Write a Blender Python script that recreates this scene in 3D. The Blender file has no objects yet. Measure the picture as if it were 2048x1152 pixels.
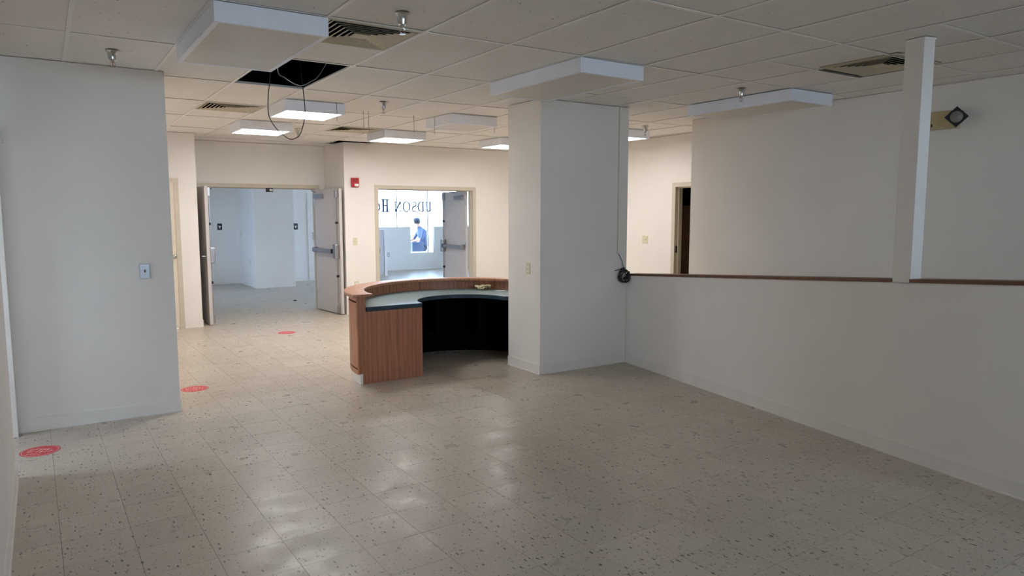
import bpy, bmesh, math, random
from mathutils import Vector, Matrix
random.seed(7)
R = math.radians
SC = bpy.context.scene
COL = SC.collection

# ------------------------------------------------------------------ camera, sky, exposure
EYE = 1.628          # camera height
CH = 2.728           # ceiling height
cam_d = bpy.data.cameras.new('camera')
cam_d.sensor_width = 36.0
cam_d.lens = 1415.9 * 36.0 / 2048.0
cam_d.clip_start = 0.05
cam_d.clip_end = 300
cam = bpy.data.objects.new('camera', cam_d)
COL.objects.link(cam)
cam.location = (0, 0, EYE)
cam.rotation_euler = (R(90 - 6.081), 0, R(-33.44))
SC.camera = cam

SKY_STRENGTH = 17.0
LAMP_STRENGTH = 26.5
world = bpy.data.worlds.new('overcast_sky')
SC.world = world
world.use_nodes = True
bg = world.node_tree.nodes['Background']
bg.inputs['Color'].default_value = (0.62, 0.77, 1.0, 1)
bg.inputs['Strength'].default_value = SKY_STRENGTH

vs = SC.view_settings
vs.view_transform = 'Standard'
vs.look = 'None'
vs.gamma = 1.0
vs.use_curve_mapping = False
vs.exposure = 0.27
SC.cycles.use_denoising = True
SC.cycles.max_bounces = 12
SC.cycles.diffuse_bounces = 7
SC.cycles.glossy_bounces = 4
SC.cycles.transparent_max_bounces = 12
SC.cycles.caustics_reflective = False
SC.cycles.caustics_refractive = False
SC.cycles.sample_clamp_indirect = 8.0


def portal(name, loc, rot, sx, sy):
    l = bpy.data.lights.new(name, 'AREA')
    l.shape = 'RECTANGLE'
    l.size = sx
    l.size_y = sy
    l.cycles.is_portal = True
    o = bpy.data.objects.new(name, l)
    COL.objects.link(o)
    o.location = loc
    o.rotation_euler = rot
    return o


# daylight portals sit in the window openings (they guide sky light, they emit nothing)
REAR_Y = -3.2
RZ0, RZ1 = 1.86, 2.62        # high windows behind the camera
REAR_WIN = ((0.3, 1.7), (2.0, 3.4), (3.7, 5.1))
for a, b in REAR_WIN:
    portal('daylight_portal_rear', ((a + b) / 2, REAR_Y - 0.02, (RZ0 + RZ1) / 2), (R(90), 0, 0), b - a, RZ1 - RZ0)
FRONT_Y = 18.65
portal('daylight_portal_front', (9.1, FRONT_Y + 0.17, 1.95), (R(-90), 0, 0), 5.8, 1.45)
portal('daylight_portal_side', (-1.78, 5.75, 1.3), (R(90), 0, R(-90)), 0.44, 1.2)
portal('daylight_portal_far_left', (0.26, 14.6, 1.6), (R(90), 0, R(-90)), 1.0, 1.9)
portal('daylight_portal_corner', (12.56, 14.5, 1.5), (R(90), 0, R(90)), 4.5, 2.2)

# ------------------------------------------------------------------ materials
def S(c):
    return tuple(((v / 255) / 12.92 if v / 255 <= 0.04045 else ((v / 255 + 0.055) / 1.055) ** 2.4) for v in c) + (1,)


def newmat(name):
    m = bpy.data.materials.new(name)
    m.use_nodes = True
    nt = m.node_tree
    return m, nt, nt.nodes['Principled BSDF']


def N(nt, kind, **kw):
    n = nt.nodes.new(kind)
    for k, v in kw.items():
        setattr(n, k, v)
    return n


def ramp(nt, stops):
    r = N(nt, 'ShaderNodeValToRGB')
    els = r.color_ramp.elements
    while len(els) < len(stops):
        els.new(0.5)
    for e, (p, c) in zip(els, stops):
        e.position = p
        e.color = c
    return r


def coords(nt, scale=(1, 1, 1), rot=(0, 0, 0), world=True):
    if world:
        g = N(nt, 'ShaderNodeNewGeometry')
        src = g.outputs['Position']
    else:
        g = N(nt, 'ShaderNodeTexCoord')
        src = g.outputs['Object']
    mp = N(nt, 'ShaderNodeMapping')
    mp.inputs['Scale'].default_value = scale
    mp.inputs['Rotation'].default_value = rot
    nt.links.new(src, mp.inputs['Vector'])
    return mp.outputs['Vector']


def noise(nt, vec, scale, detail=3, rough=0.5):
    n = N(nt, 'ShaderNodeTexNoise')
    n.inputs['Scale'].default_value = scale
    n.inputs['Detail'].default_value = detail
    n.inputs['Roughness'].default_value = rough
    nt.links.new(vec, n.inputs['Vector'])
    return n


def mix(nt, fac, a, b, mode='MIX'):
    m = N(nt, 'ShaderNodeMix', data_type='RGBA', blend_type=mode)
    for sock, v in ((m.inputs['Factor'], fac), (m.inputs['A'], a), (m.inputs['B'], b)):
        pass
    fs, as_, bs = m.inputs[0], m.inputs[6], m.inputs[7]
    for sock, v in ((fs, fac), (as_, a), (bs, b)):
        if hasattr(v, 'is_output'):
            nt.links.new(v, sock)
        else:
            sock.default_value = v
    return m.outputs[2]


def math_(nt, op, a, b=0.0):
    m = N(nt, 'ShaderNodeMath', operation=op)
    for i, v in enumerate((a, b)):
        if hasattr(v, 'is_output'):
            nt.links.new(v, m.inputs[i])
        else:
            m.inputs[i].default_value = v
    return m.outputs[0]


def bump(nt, bs, h, strength=0.2, dist=0.002):
    b = N(nt, 'ShaderNodeBump')
    b.inputs['Strength'].default_value = strength
    b.inputs['Distance'].default_value = dist
    nt.links.new(h, b.inputs['Height'])
    nt.links.new(b.outputs['Normal'], bs.inputs['Normal'])


def simple(name, rgb, rough=0.5, metal=0.0, var=0.06, nscale=9.0, spec=0.5, bmp=0.0):
    m, nt, bs = newmat(name)
    c = S(rgb)
    v = coords(nt)
    n = noise(nt, v, nscale, 3)
    dark = tuple(x * (1 - var) for x in c[:3]) + (1,)
    lite = tuple(min(1, x * (1 + var)) for x in c[:3]) + (1,)
    r = ramp(nt, ((0.3, dark), (0.7, lite)))
    nt.links.new(n.outputs['Fac'], r.inputs['Fac'])
    nt.links.new(r.outputs['Color'], bs.inputs['Base Color'])
    bs.inputs['Roughness'].default_value = rough
    bs.inputs['Metallic'].default_value = metal
    bs.inputs['Specular IOR Level'].default_value = spec
    if bmp:
        bump(nt, bs, noise(nt, v, 140, 2).outputs['Fac'], bmp, 0.001)
    return m


M = {}
M['paint'] = simple('wall_paint', (232, 227, 220), 0.62, var=0.02, nscale=2.2, spec=0.35, bmp=0.06)
M['base'] = simple('cove_base_paint', (230, 225, 218), 0.45, var=0.03, nscale=6)
M['frame'] = simple('door_frame_paint', (200, 190, 172), 0.42, var=0.03)
M['doorgrey'] = simple('door_leaf_paint', (200, 194, 191), 0.45, var=0.03)
M['doorbeige'] = simple('closet_door_paint', (220, 208, 188), 0.45, var=0.03)
M['steel'] = simple('brushed_steel', (176, 176, 178), 0.34, 1.0, var=0.05, nscale=40)
M['grey_metal'] = simple('grey_painted_metal', (140, 142, 150), 0.4, 0.3, var=0.04)
M['chrome'] = simple('chrome', (200, 198, 192), 0.16, 1.0, var=0.08, nscale=60)
M['black'] = simple('black_plastic', (22, 22, 25), 0.5, var=0.2)
M['cable'] = simple('black_cable', (34, 32, 34), 0.55, var=0.2)
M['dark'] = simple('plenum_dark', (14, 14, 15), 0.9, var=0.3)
M['tee'] = simple('white_grid_metal', (246, 243, 238), 0.4, var=0.02)
M['fixture'] = simple('white_enamel_metal', (238, 241, 250), 0.35, var=0.02)
M['vent'] = simple('cream_vent_enamel', (202, 192, 168), 0.45, var=0.06, nscale=14)
M['lens_off'] = simple('frosted_acrylic_lens', (214, 206, 194), 0.3, var=0.03, nscale=3)
M['plate'] = simple('ivory_plastic', (214, 206, 176), 0.4, var=0.02)
M['white'] = simple('white_plastic', (236, 234, 228), 0.4, var=0.02)
M['red'] = simple('red_enamel', (176, 22, 40), 0.35, var=0.06)
M['sticker'] = simple('red_vinyl', (204, 52, 62), 0.45, var=0.12, nscale=30)
M['sticker_print'] = simple('worn_white_print', (228, 176, 168), 0.5, var=0.1, nscale=40)
M['capwood'] = simple('brown_cap_wood', (104, 66, 44), 0.4, var=0.25, nscale=18)
M['teal'] = simple('teal_laminate', (100, 124, 128), 0.32, var=0.05, nscale=5)
M['tealedge'] = simple('dark_teal_edge', (38, 60, 72), 0.4, var=0.08)
M['deskin'] = simple('shade_dark_navy_laminate', (8, 8, 12), 0.9, var=0.25, spec=0.1)  # navy laminate blackened, the shade under the desk is in its colour
M['groove'] = simple('dark_groove', (40, 24, 20), 0.6, var=0.1)
M['rope'] = simple('cream_cord', (212, 202, 164), 0.7, var=0.12, nscale=50)
M['paper'] = simple('white_paper', (234, 234, 232), 0.7, var=0.02)
M['debris'] = simple('pale_debris', (120, 116, 108), 0.8, var=0.3, nscale=30)
M['brown'] = simple('brown_panel', (160, 128, 106), 0.6, var=0.1)
M['mullion'] = simple('anodised_mullion', (150, 156, 170), 0.4, 0.5, var=0.04)
M['ink'] = simple('window_vinyl_ink', (74, 74, 100), 0.6, var=0.05)
M['purple'] = simple('purple_vinyl_ink', (120, 96, 150), 0.6, var=0.05)
M['pavement'] = simple('concrete_pavement', (188, 186, 180), 0.8, var=0.08, nscale=1.3)
M['shirt'] = simple('blue_grey_shirt', (60, 72, 96), 0.8, var=0.08, nscale=14)
M['skin'] = simple('skin', (196, 146, 122), 0.55, var=0.05, nscale=20)
M['trousers'] = simple('dark_trousers', (34, 38, 50), 0.8, var=0.08)
M['hair'] = simple('dark_hair', (26, 22, 22), 0.7, var=0.15, nscale=40)
M['cap'] = simple('grey_cap', (44, 46, 58), 0.8, var=0.06)
M['box'] = simple('blue_grey_case', (46, 58, 84), 0.5, var=0.05)
M['bench'] = simple('pale_bench', (206, 204, 200), 0.6, var=0.05)
M['lampdark'] = simple('smoked_lamp_lens', (120, 114, 108), 0.3, 0.0, var=0.1)
M['beigebox'] = simple('beige_plastic', (196, 182, 140), 0.45, var=0.03)


def mat_panel():
    m, nt, bs = newmat('acoustic_ceiling_panel')
    v = coords(nt)
    base = noise(nt, v, 2.0, 3)
    r0 = ramp(nt, ((0.3, S((237, 234, 229))), (0.7, S((243, 240, 236)))))
    nt.links.new(base.outputs['Fac'], r0.inputs['Fac'])
    # pin holes and short fissures
    vo = N(nt, 'ShaderNodeTexVoronoi')
    vo.inputs['Scale'].default_value = 34
    mp = coords(nt, (1, 0.55, 1))
    w = noise(nt, v, 30, 2)
    add = N(nt, 'ShaderNodeVectorMath', operation='MULTIPLY_ADD')
    nt.links.new(w.outputs['Color'], add.inputs[0])
    add.inputs[1].default_value = (0.03, 0.03, 0)
    nt.links.new(mp, add.inputs[2])
    nt.links.new(add.outputs[0], vo.inputs['Vector'])
    sep = N(nt, 'ShaderNodeSeparateColor')
    nt.links.new(vo.outputs['Color'], sep.inputs['Color'])
    rad = math_(nt, 'MULTIPLY', sep.outputs['Red'], 0.17)
    hole = math_(nt, 'LESS_THAN', vo.outputs['Distance'], rad)
    keep = math_(nt, 'GREATER_THAN', sep.outputs['Green'], 0.45)
    fac = math_(nt, 'MULTIPLY', hole, keep)
    fac = math_(nt, 'MULTIPLY', fac, 0.55)
    nt.links.new(mix(nt, fac, r0.outputs['Color'], S((96, 90, 84))), bs.inputs['Base Color'])
    bs.inputs['Roughness'].default_value = 0.9
    bs.inputs['Specular IOR Level'].default_value = 0.2
    fine = noise(nt, v, 260, 2)
    bump(nt, bs, fine.outputs['Fac'], 0.25, 0.001)
    return m


M['panel'] = mat_panel()


def mat_tile():
    m, nt, bs = newmat('flecked_vinyl_tile')
    v = coords(nt)
    big = noise(nt, v, 0.9, 4, 0.55)
    r0 = ramp(nt, ((0.25, S((180, 168, 152))), (0.75, S((193, 182, 167)))))
    nt.links.new(big.outputs['Fac'], r0.inputs['Fac'])
    oi = N(nt, 'ShaderNodeObjectInfo')
    tone = math_(nt, 'MULTIPLY_ADD', oi.outputs['Random'], 0.10)
    tone.node.inputs[2].default_value = 0.93
    tc = N(nt, 'ShaderNodeCombineColor')
    for i in range(3):
        nt.links.new(tone, tc.inputs[i])
    col = mix(nt, 1.0, r0.outputs['Color'], tc.outputs[0], 'MULTIPLY')
    # streaky marbling of the vinyl
    st = noise(nt, coords(nt, (26, 5, 1)), 1.0, 4, 0.6)
    rs = ramp(nt, ((0.42, (0, 0, 0, 1)), (0.72, (1, 1, 1, 1))))
    nt.links.new(st.outputs['Fac'], rs.inputs['Fac'])
    col = mix(nt, math_(nt, 'MULTIPLY', rs.outputs['Color'], 0.10), col, S((150, 142, 128)))
    wob = noise(nt, v, 95, 3, 0.65)

    def flecks(col, scale, rot, maxr, thr, colour, amount):
        vec = coords(nt, scale, rot)
        add = N(nt, 'ShaderNodeVectorMath', operation='MULTIPLY_ADD')
        nt.links.new(wob.outputs['Color'], add.inputs[0])
        add.inputs[1].default_value = (0.75, 0.34, 0)
        nt.links.new(vec, add.inputs[2])
        vo = N(nt, 'ShaderNodeTexVoronoi', voronoi_dimensions='2D')
        vo.inputs['Scale'].default_value = 1.0
        nt.links.new(add.outputs[0], vo.inputs['Vector'])
        sep = N(nt, 'ShaderNodeSeparateColor')
        nt.links.new(vo.outputs['Color'], sep.inputs['Color'])
        rad = math_(nt, 'MULTIPLY', sep.outputs['Red'], maxr)
        inside = math_(nt, 'LESS_THAN', vo.outputs['Distance'], rad)
        keep = math_(nt, 'GREATER_THAN', sep.outputs['Green'], thr)
        f = math_(nt, 'MULTIPLY', math_(nt, 'MULTIPLY', inside, keep), amount)
        return mix(nt, f, col, colour)

    col = flecks(col, (36, 15, 1), (0, 0, 0.15), 0.21, 0.62, S((60, 50, 38)), 0.8)
    col = flecks(col, (60, 26, 1), (0, 0, -0.1), 0.22, 0.5, S((112, 102, 84)), 0.65)
    col = flecks(col, (64, 30, 1), (0, 0, 0.1), 0.28, 0.5, S((214, 206, 192)), 0.25)
    col = flecks(col, (22, 30, 1), (0, 0, 0.5), 0.13, 0.7, S((70, 62, 50)), 0.8)
    nt.links.new(col, bs.inputs['Base Color'])
    wear = noise(nt, coords(nt, (1, 1, 1)), 5.5, 5, 0.65)
    rr = ramp(nt, ((0.3, (0.24, 0.24, 0.24, 1)), (0.7, (0.46, 0.46, 0.46, 1))))
    nt.links.new(wear.outputs['Fac'], rr.inputs['Fac'])
    nt.links.new(rr.outputs['Color'], bs.inputs['Roughness'])
    bs.inputs['Specular IOR Level'].default_value = 0.36
    bm = noise(nt, v, 12, 4, 0.6)
    bump(nt, bs, bm.outputs['Fac'], 0.10, 0.004)
    return m


M['tile'] = mat_tile()
M['grout'] = simple('dark_joint', (98, 88, 74), 0.9, var=0.2)


def mat_oak(name, dark, lite, axis='Z'):
    m, nt, bs = newmat(name)
    sc = (24, 24, 1.6) if axis == 'Z' else (5, 5, 40)
    v = coords(nt, sc)
    n1 = noise(nt, v, 1.0, 5, 0.62)
    r0 = ramp(nt, ((0.30, S(dark)), (0.5, S(tuple((a + b) // 2 for a, b in zip(dark, lite)))), (0.72, S(lite))))
    nt.links.new(n1.outputs['Fac'], r0.inputs['Fac'])
    v2 = coords(nt, (9, 9, 1.1) if axis == 'Z' else (2, 2, 12))
    n2 = noise(nt, v2, 1.0, 2)
    wv = N(nt, 'ShaderNodeTexWave', wave_type='RINGS', rings_direction='Y')
    wv.inputs['Scale'].default_value = 3.2
    wv.inputs['Distortion'].default_value = 7.0
    wv.inputs['Detail'].default_value = 3
    nt.links.new(coords(nt, (2.2, 2.2, 0.35)), wv.inputs['Vector'])
    rg = ramp(nt, ((0.55, (0, 0, 0, 1)), (0.9, (1, 1, 1, 1))))
    nt.links.new(wv.outputs['Fac'], rg.inputs['Fac'])
    f = math_(nt, 'MULTIPLY', math_(nt, 'MULTIPLY', rg.outputs['Color'], n2.outputs['Fac']), 0.65)
    nt.links.new(mix(nt, f, r0.outputs['Color'], S(tuple(int(c * 0.72) for c in dark))), bs.inputs['Base Color'])
    bs.inputs['Roughness'].default_value = 0.36
    return m


M['oak'] = mat_oak('stained_oak', (160, 103, 77), (190, 129, 98))
M['oaktop'] = mat_oak('oak_ledge', (166, 112, 82), (192, 138, 104), 'X')


def mat_glass(name, tint):
    m, nt, bs = newmat(name)
    out = nt.nodes['Material Output']
    tr = N(nt, 'ShaderNodeBsdfTransparent')
    tr.inputs['Color'].default_value = tint
    gl = N(nt, 'ShaderNodeBsdfGlossy')
    gl.inputs['Roughness'].default_value = 0.02
    fr = N(nt, 'ShaderNodeFresnel')
    fr.inputs['IOR'].default_value = 1.45
    ms = N(nt, 'ShaderNodeMixShader')
    nt.links.new(fr.outputs[0], ms.inputs[0])
    nt.links.new(tr.outputs[0], ms.inputs[1])
    nt.links.new(gl.outputs[0], ms.inputs[2])
    nt.links.new(ms.outputs[0], out.inputs['Surface'])
    return m


M['glass'] = mat_glass('clear_window_glass', (0.95, 0.97, 0.96, 1))
M['shopglass'] = mat_glass('blue_tinted_shop_glass', (0.84, 0.92, 1.0, 1))  # blue tint added to make the front room's daylight bluer


def mat_lamp(name, k):
    m, nt, bs = newmat(name)
    bs.inputs['Base Color'].default_value = (0.9, 0.88, 0.84, 1)
    bs.inputs['Emission Color'].default_value = (1.0, 0.98, 0.97, 1)
    bs.inputs['Emission Strength'].default_value = LAMP_STRENGTH * k
    return m


M['lit'] = mat_lamp('lit_fluorescent_lens', 1.0)
M['lit_dim'] = mat_lamp('dimmed_fluorescent_lens', 0.3)   # emission lowered so the far right wall gets less light


# ------------------------------------------------------------------ mesh helpers
class MB:
    """collects shapes, then links them as one mesh object"""

    def __init__(s):
        s.v, s.f = [], []

    def add(s, vs, fs):
        o = len(s.v)
        s.v += [tuple(p) for p in vs]
        s.f += [tuple(i + o for i in f) for f in fs]
        return s

    def box(s, x0, x1, y0, y1, z0, z1):
        vs = [(x, y, z) for z in (z0, z1) for y in (y0, y1) for x in (x0, x1)]
        return s.add(vs, [(0, 2, 3, 1), (4, 5, 7, 6), (0, 1, 5, 4), (2, 6, 7, 3), (0, 4, 6, 2), (1, 3, 7, 5)])

    def prism(s, poly, z0, z1):
        n = len(poly)
        vs = [(x, y, z0) for x, y in poly] + [(x, y, z1) for x, y in poly]
        fs = [tuple(range(n))[::-1], tuple(range(n, 2 * n))]
        fs += [(i, (i + 1) % n, n + (i + 1) % n, n + i) for i in range(n)]
        return s.add(vs, fs)

    def hexa(s, lo, hi):
        """lo, hi: four points each (matching order)"""
        return s.add(list(lo) + list(hi), [(3, 2, 1, 0), (4, 5, 6, 7), (0, 1, 5, 4), (1, 2, 6, 5), (2, 3, 7, 6), (3, 0, 4, 7)])

    def arc(s, r0, r1, z0, z1, a0, a1, n=32, c=(0, 0)):
        vs, fs = [], []
        for i in range(n + 1):
            a = R(a0 + (a1 - a0) * i / n)
            ca, sa = math.cos(a), math.sin(a)
            for r, z in ((r0, z0), (r1, z0), (r1, z1), (r0, z1)):
                vs.append((c[0] + r * ca, c[1] + r * sa, z))
        for i in range(n):
            for k in range(4):
                a, b = i * 4 + k, i * 4 + (k + 1) % 4
                fs.append((a, b, b + 4, a + 4))
        fs += [(3, 2, 1, 0), (n * 4, n * 4 + 1, n * 4 + 2, n * 4 + 3)]
        return s.add(vs, fs)

    def lathe(s, prof, c=(0, 0, 0), n=20, close=True):
        vs, fs = [], []
        m = len(prof)
        for i in range(n):
            a = 2 * math.pi * i / n
            for r, z in prof:
                vs.append((c[0] + r * math.cos(a), c[1] + r * math.sin(a), c[2] + z))
        for i in range(n):
            j = (i + 1) % n
            for k in range(m - 1):
                fs.append((i * m + k, j * m + k, j * m + k + 1, i * m + k + 1))
        if close:
            fs.append(tuple(i * m for i in range(n))[::-1])
            fs.append(tuple(i * m + m - 1 for i in range(n)))
        return s.add(vs, fs)

    def tube(s, pts, r, n=8, closed=False):
        pts = [Vector(p) for p in pts]
        vs, fs = [], []
        m = len(pts)
        up = Vector((0.31, 0.17, 0.93))
        for i, p in enumerate(pts):
            if closed:
                t = pts[(i + 1) % m] - pts[i - 1]
            else:
                t = pts[min(i + 1, m - 1)] - pts[max(i - 1, 0)]
            t.normalize()
            u = t.cross(up)
            if u.length < 1e-3:
                u = t.cross(Vector((1, 0, 0)))
            u.normalize()
            w = t.cross(u)
            rr = r[i] if isinstance(r, (list, tuple)) else r
            for k in range(n):
                a = 2 * math.pi * k / n
                vs.append(p + u * (rr * math.cos(a)) + w * (rr * math.sin(a)))
        last = m if closed else m - 1
        for i in range(last):
            j = (i + 1) % m
            for k in range(n):
                l = (k + 1) % n
                fs.append((i * n + k, i * n + l, j * n + l, j * n + k))
        if not closed:
            fs.append(tuple(range(n))[::-1])
            fs.append(tuple((m - 1) * n + k for k in range(n)))
        return s.add(vs, fs)

    def cyl(s, p0, p1, r, n=14):
        return s.tube([p0, p1], r, n)

    def build(s, name, m, parent=None, smooth=False, bevel=0.0, loc=None, rotz=0.0):
        me = bpy.data.meshes.new(name)
        me.from_pydata(s.v, [], s.f)
        if bevel or True:
            bm = bmesh.new()
            bm.from_mesh(me)
            bmesh.ops.recalc_face_normals(bm, faces=bm.faces)
            if bevel:
                es = [e for e in bm.edges if len(e.link_faces) == 2 and e.calc_face_angle(0) > 0.6]
                bmesh.ops.bevel(bm, geom=es, offset=bevel, segments=2, affect='EDGES', profile=0.6)
            bm.to_mesh(me)
            bm.free()
        me.materials.append(M[m] if isinstance(m, str) else m)
        if smooth:
            me.polygons.foreach_set('use_smooth', [True] * len(me.polygons))
            try:
                me.set_sharp_from_angle(angle=R(40))
            except Exception:
                pass
        o = bpy.data.objects.new(name, me)
        COL.objects.link(o)
        if parent is not None:
            o.parent = parent
        if loc is not None:
            o.location = loc
        if rotz:
            o.rotation_euler = (0, 0, rotz)
        return o


def box(name, m, x0, x1, y0, y1, z0, z1, parent=None, bevel=0.0):
    return MB().box(x0, x1, y0, y1, z0, z1).build(name, m, parent, bevel=bevel)


def tag(o, label=None, cat=None, group=None, kind=None):
    if label:
        o['label'] = label
    if cat:
        o['category'] = cat
    if group:
        o['group'] = group
    if kind:
        o['kind'] = kind
    return o


def thing(name, label, cat, loc=(0, 0, 0), rotz=0.0, group=None, kind=None):
    o = bpy.data.objects.new(name, None)
    COL.objects.link(o)
    o.empty_display_size = 0.1
    o.location = loc
    o.rotation_euler = (0, 0, rotz)
    return tag(o, label, cat, group, kind)


def struct(name, mb, m, label, cat, bevel=0.0):
    return tag(mb.build(name, m, bevel=bevel), label, cat, kind='structure')


def dup(root, loc, rotz=None, label=None):
    r = root.copy()
    COL.objects.link(r)
    r.location = loc
    if rotz is not None:
        r.rotation_euler = (0, 0, rotz)
    if label:
        r['label'] = label
    for ch in list(root.children):
        c = ch.copy()
        COL.objects.link(c)
        c.parent = r
        for g in list(ch.children):
            d = g.copy()
            COL.objects.link(d)
            d.parent = c
    return r


def project(x, y, z):
    """pixel of a world point in the 2048 x 1152 frame (only used to rank floor tiles by visible size)"""
    h, p = R(33.44), R(6.081)
    fx, fy = math.sin(h), math.cos(h)
    rx, ry = math.cos(h), -math.sin(h)
    d = x * fx + y * fy
    u = x * rx + y * ry
    zz = z - EYE
    cz = d * math.cos(p) - zz * math.sin(p)
    cy = -zz * math.cos(p) - d * math.sin(p)
    if cz < 0.05:
        return None
    return 1024 + 1415.9 * u / cz, 576 + 1415.9 * cy / cz, cz


# ------------------------------------------------------------------ floor
TILE = 0.3048
RWX = 7.6            # far right wall plane
fl = struct('floor', MB().box(-0.6, RWX + 0.2, -3.3, 11.93, -0.12, -0.0025), 'grout',
            'cream vinyl tile floor with dark flecks through the whole main room', 'floor')
fa = R(0.72)
bdir = (math.cos(fa), math.sin(fa))
adir = (-math.sin(fa), math.cos(fa))
TO_B, TO_A = 0.950, 3.737


def half_x(y):
    return 5.25 + (y - 5.69) * (5.25 - 4.56) / (5.69 - 1.63)


near, rest = [], []
for i in range(-8, 26):
    for j in range(-24, 30):
        b = TO_B + (i + 0.5) * TILE
        a = TO_A + (j + 0.5) * TILE
        x = b * bdir[0] + a * adir[0]
        y = b * bdir[1] + a * adir[1]
        if not (-0.45 < x < RWX and -3.1 < y < 11.9):
            continue
        p = project(x, y, 0)
        vis = p and -60 < p[0] < 2110 and p[1] < 1215 and x > -0.36
        if vis and y < 5.8 and x > half_x(y) + 0.15:
            vis = False
        if vis and y > 6.35 and x < y * 0.135:
            vis = False
        if vis and 4.1 < x and y > 5.8:
            vis = False
        if vis:
            near.append((p[2], x, y))
        else:
            rest.append((x, y))
near.sort()
rest += [(x, y) for _, x, y in near[300:]]
g = TILE / 2 - 0.0008
tile_me = None
for d, x, y in near[:300]:
    if tile_me is None:
        o = MB().box(-g, g, -g, g, -0.0025, 0).build('floor_tile', 'tile', fl)
        tile_me = o.data
    else:
        o = bpy.data.objects.new('floor_tile', tile_me)
        COL.objects.link(o)
        o.parent = fl
    o.location = (x, y, random.uniform(-0.0003, 0.0))
    o.rotation_euler = (random.gauss(0, 0.0006), random.gauss(0, 0.0006), fa)
mb = MB()
for x, y in rest:
    c = [(x + bdir[0] * sx * g + adir[0] * sy * g, y + bdir[1] * sx * g + adir[1] * sy * g) for sx, sy in ((-1, -1), (1, -1), (1, 1), (-1, 1))]
    mb.prism(c, -0.0025, 0)
o = mb.build('distant_floor_tile', 'tile', fl)
o['kind'] = 'stuff'

struct('floor_front_room', MB().box(0.2, 12.6, 11.93, 18.65, -0.12, -0.0006), 'tile',
       'pale floor of the daylit front room beyond the double doors', 'floor')
struct('floor_vestibule', MB().box(-1.9, -0.6, 4.9, 6.6, -0.12, 0.0), 'tile',
       'pale floor of the side entry behind the left wall opening', 'floor')
struct('pavement', MB().box(-45, 55, -45, 65, -0.30, -0.16), 'pavement',
       'pale concrete pavement outside the building', 'pavement')

# sloped ramp floor hidden behind the half wall
mb = MB()
mb.hexa([(half_x(5.69) + 0.11, 5.69, -0.0), (6.58, 5.69, -0.0), (6.58, 0.2, -0.0), (half_x(0.2) + 0.11, 0.2, -0.0)],
        [(half_x(5.69) + 0.11, 5.69, 0.012), (6.58, 5.69, 0.012), (6.58, 0.2, 0.38), (half_x(0.2) + 0.11, 0.2, 0.38)])
struct('floor_ramp', mb, 'tile', 'ramp rising behind the half wall toward the right', 'ramp')

# ------------------------------------------------------------------ walls
WT = 0.12
LX = -0.225
mb = MB().box(LX - WT, LX, REAR_Y, 5.2, 0, CH).box(LX - WT, LX, 5.2, 6.20, 2.12, CH)
struct('wall_left', mb, 'paint', 'white wall along the left edge of the picture, ending at a side opening', 'wall')
mb = MB().box(-1.9, 0.862, 6.27, 6.42, 0, CH).box(0.45, 0.57, 6.42, 10.82, 0, CH)
struct('wall_partition', mb, 'paint', 'bluish white partition wall at left with a steel light switch', 'wall')
mb = MB().box(-0.275, -0.235, 6.17, 6.27, 0, 2.16).box(-0.36, -0.20, 6.20, 6.27, 2.12, 2.16)
struct('trim_1', mb, 'base', 'narrow white jamb strip at the side opening left of the partition', 'trim', bevel=0.004)
mb = MB().box(-1.9, LX - WT, 4.9, 5.02, 0, CH)
mb.box(-1.9, -1.78, 5.02, 5.53, 0, CH).box(-1.9, -1.78, 5.97, 6.27, 0, CH).box(-1.9, -1.78, 5.53, 5.97, 1.9, CH).box(-1.9, -1.78, 5.53, 5.97, 0, 0.7)
struct('wall_vestibule', mb, 'paint', 'white wall of the side entry behind the left opening', 'wall')
struct('ceiling_vestibule', MB().box(-1.9, LX - WT, 4.9, 6.42, CH, CH + 0.1), 'paint', 'plain ceiling over the side entry at left', 'ceiling')

# stub wall with closet door
SY = 10.82
mb = MB().box(0.45, 0.62, SY, SY + 0.12, 0, CH).box(1.545, 1.835, SY, SY + 0.12, 0, CH).box(0.62, 1.545, SY, SY + 0.12, 2.05, CH)
mb.box(1.715, 1.835, SY + 0.12, 11.8, 0, CH)
struct('wall_closet', mb, 'paint', 'narrow cream wall beside the closet door, left of the double doors', 'wall')
# wall with double door 1
D1Y = 11.8
D1L, D1R = 2.0, 3.85
mb = MB().box(0.45, D1L, D1Y, D1Y + 0.15, 0, CH).box(D1R, 4.12, D1Y, D1Y + 0.15, 0, CH).box(D1L, D1R, D1Y, D1Y + 0.15, 2.03, CH)
struct('wall_back_left', mb, 'paint', 'white wall above and around the left double doors', 'wall')
# wall with double door 2
D2Y = 10.85
D2L, D2R = 4.56, 6.34
mb = MB().box(4.0, D2L, D2Y, D2Y + 0.14, 0, CH).box(D2R, RWX + 0.12, D2Y, D2Y + 0.14, 0, CH).box(D2L, D2R, D2Y, D2Y + 0.14, 2.015, CH)
mb.box(4.0, 4.12, D2Y + 0.14, D1Y, 0, CH)
struct('wall_back', mb, 'paint', 'cream back wall with the right double doors and red fire alarm', 'wall')
# far right wall with dark doorway, and the long right wall
mb = MB().box(RWX, RWX + 0.12, 7.25, D2Y, 0, CH).box(RWX, RWX + 0.12, 6.03, 6.33, 0, CH).box(RWX, RWX + 0.12, 6.33, 7.25, 2.0, CH)
struct('wall_right_far', mb, 'paint', 'cream wall with the dark doorway behind the pillar at right', 'wall')
mb = MB().box(6.58, 6.70, REAR_Y, 6.03, 0, CH).box(6.70, RWX + 0.12, 5.91, 6.03, 0, CH)
struct('wall_right', mb, 'paint', 'long plain wall at right behind the half wall', 'wall')
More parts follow.
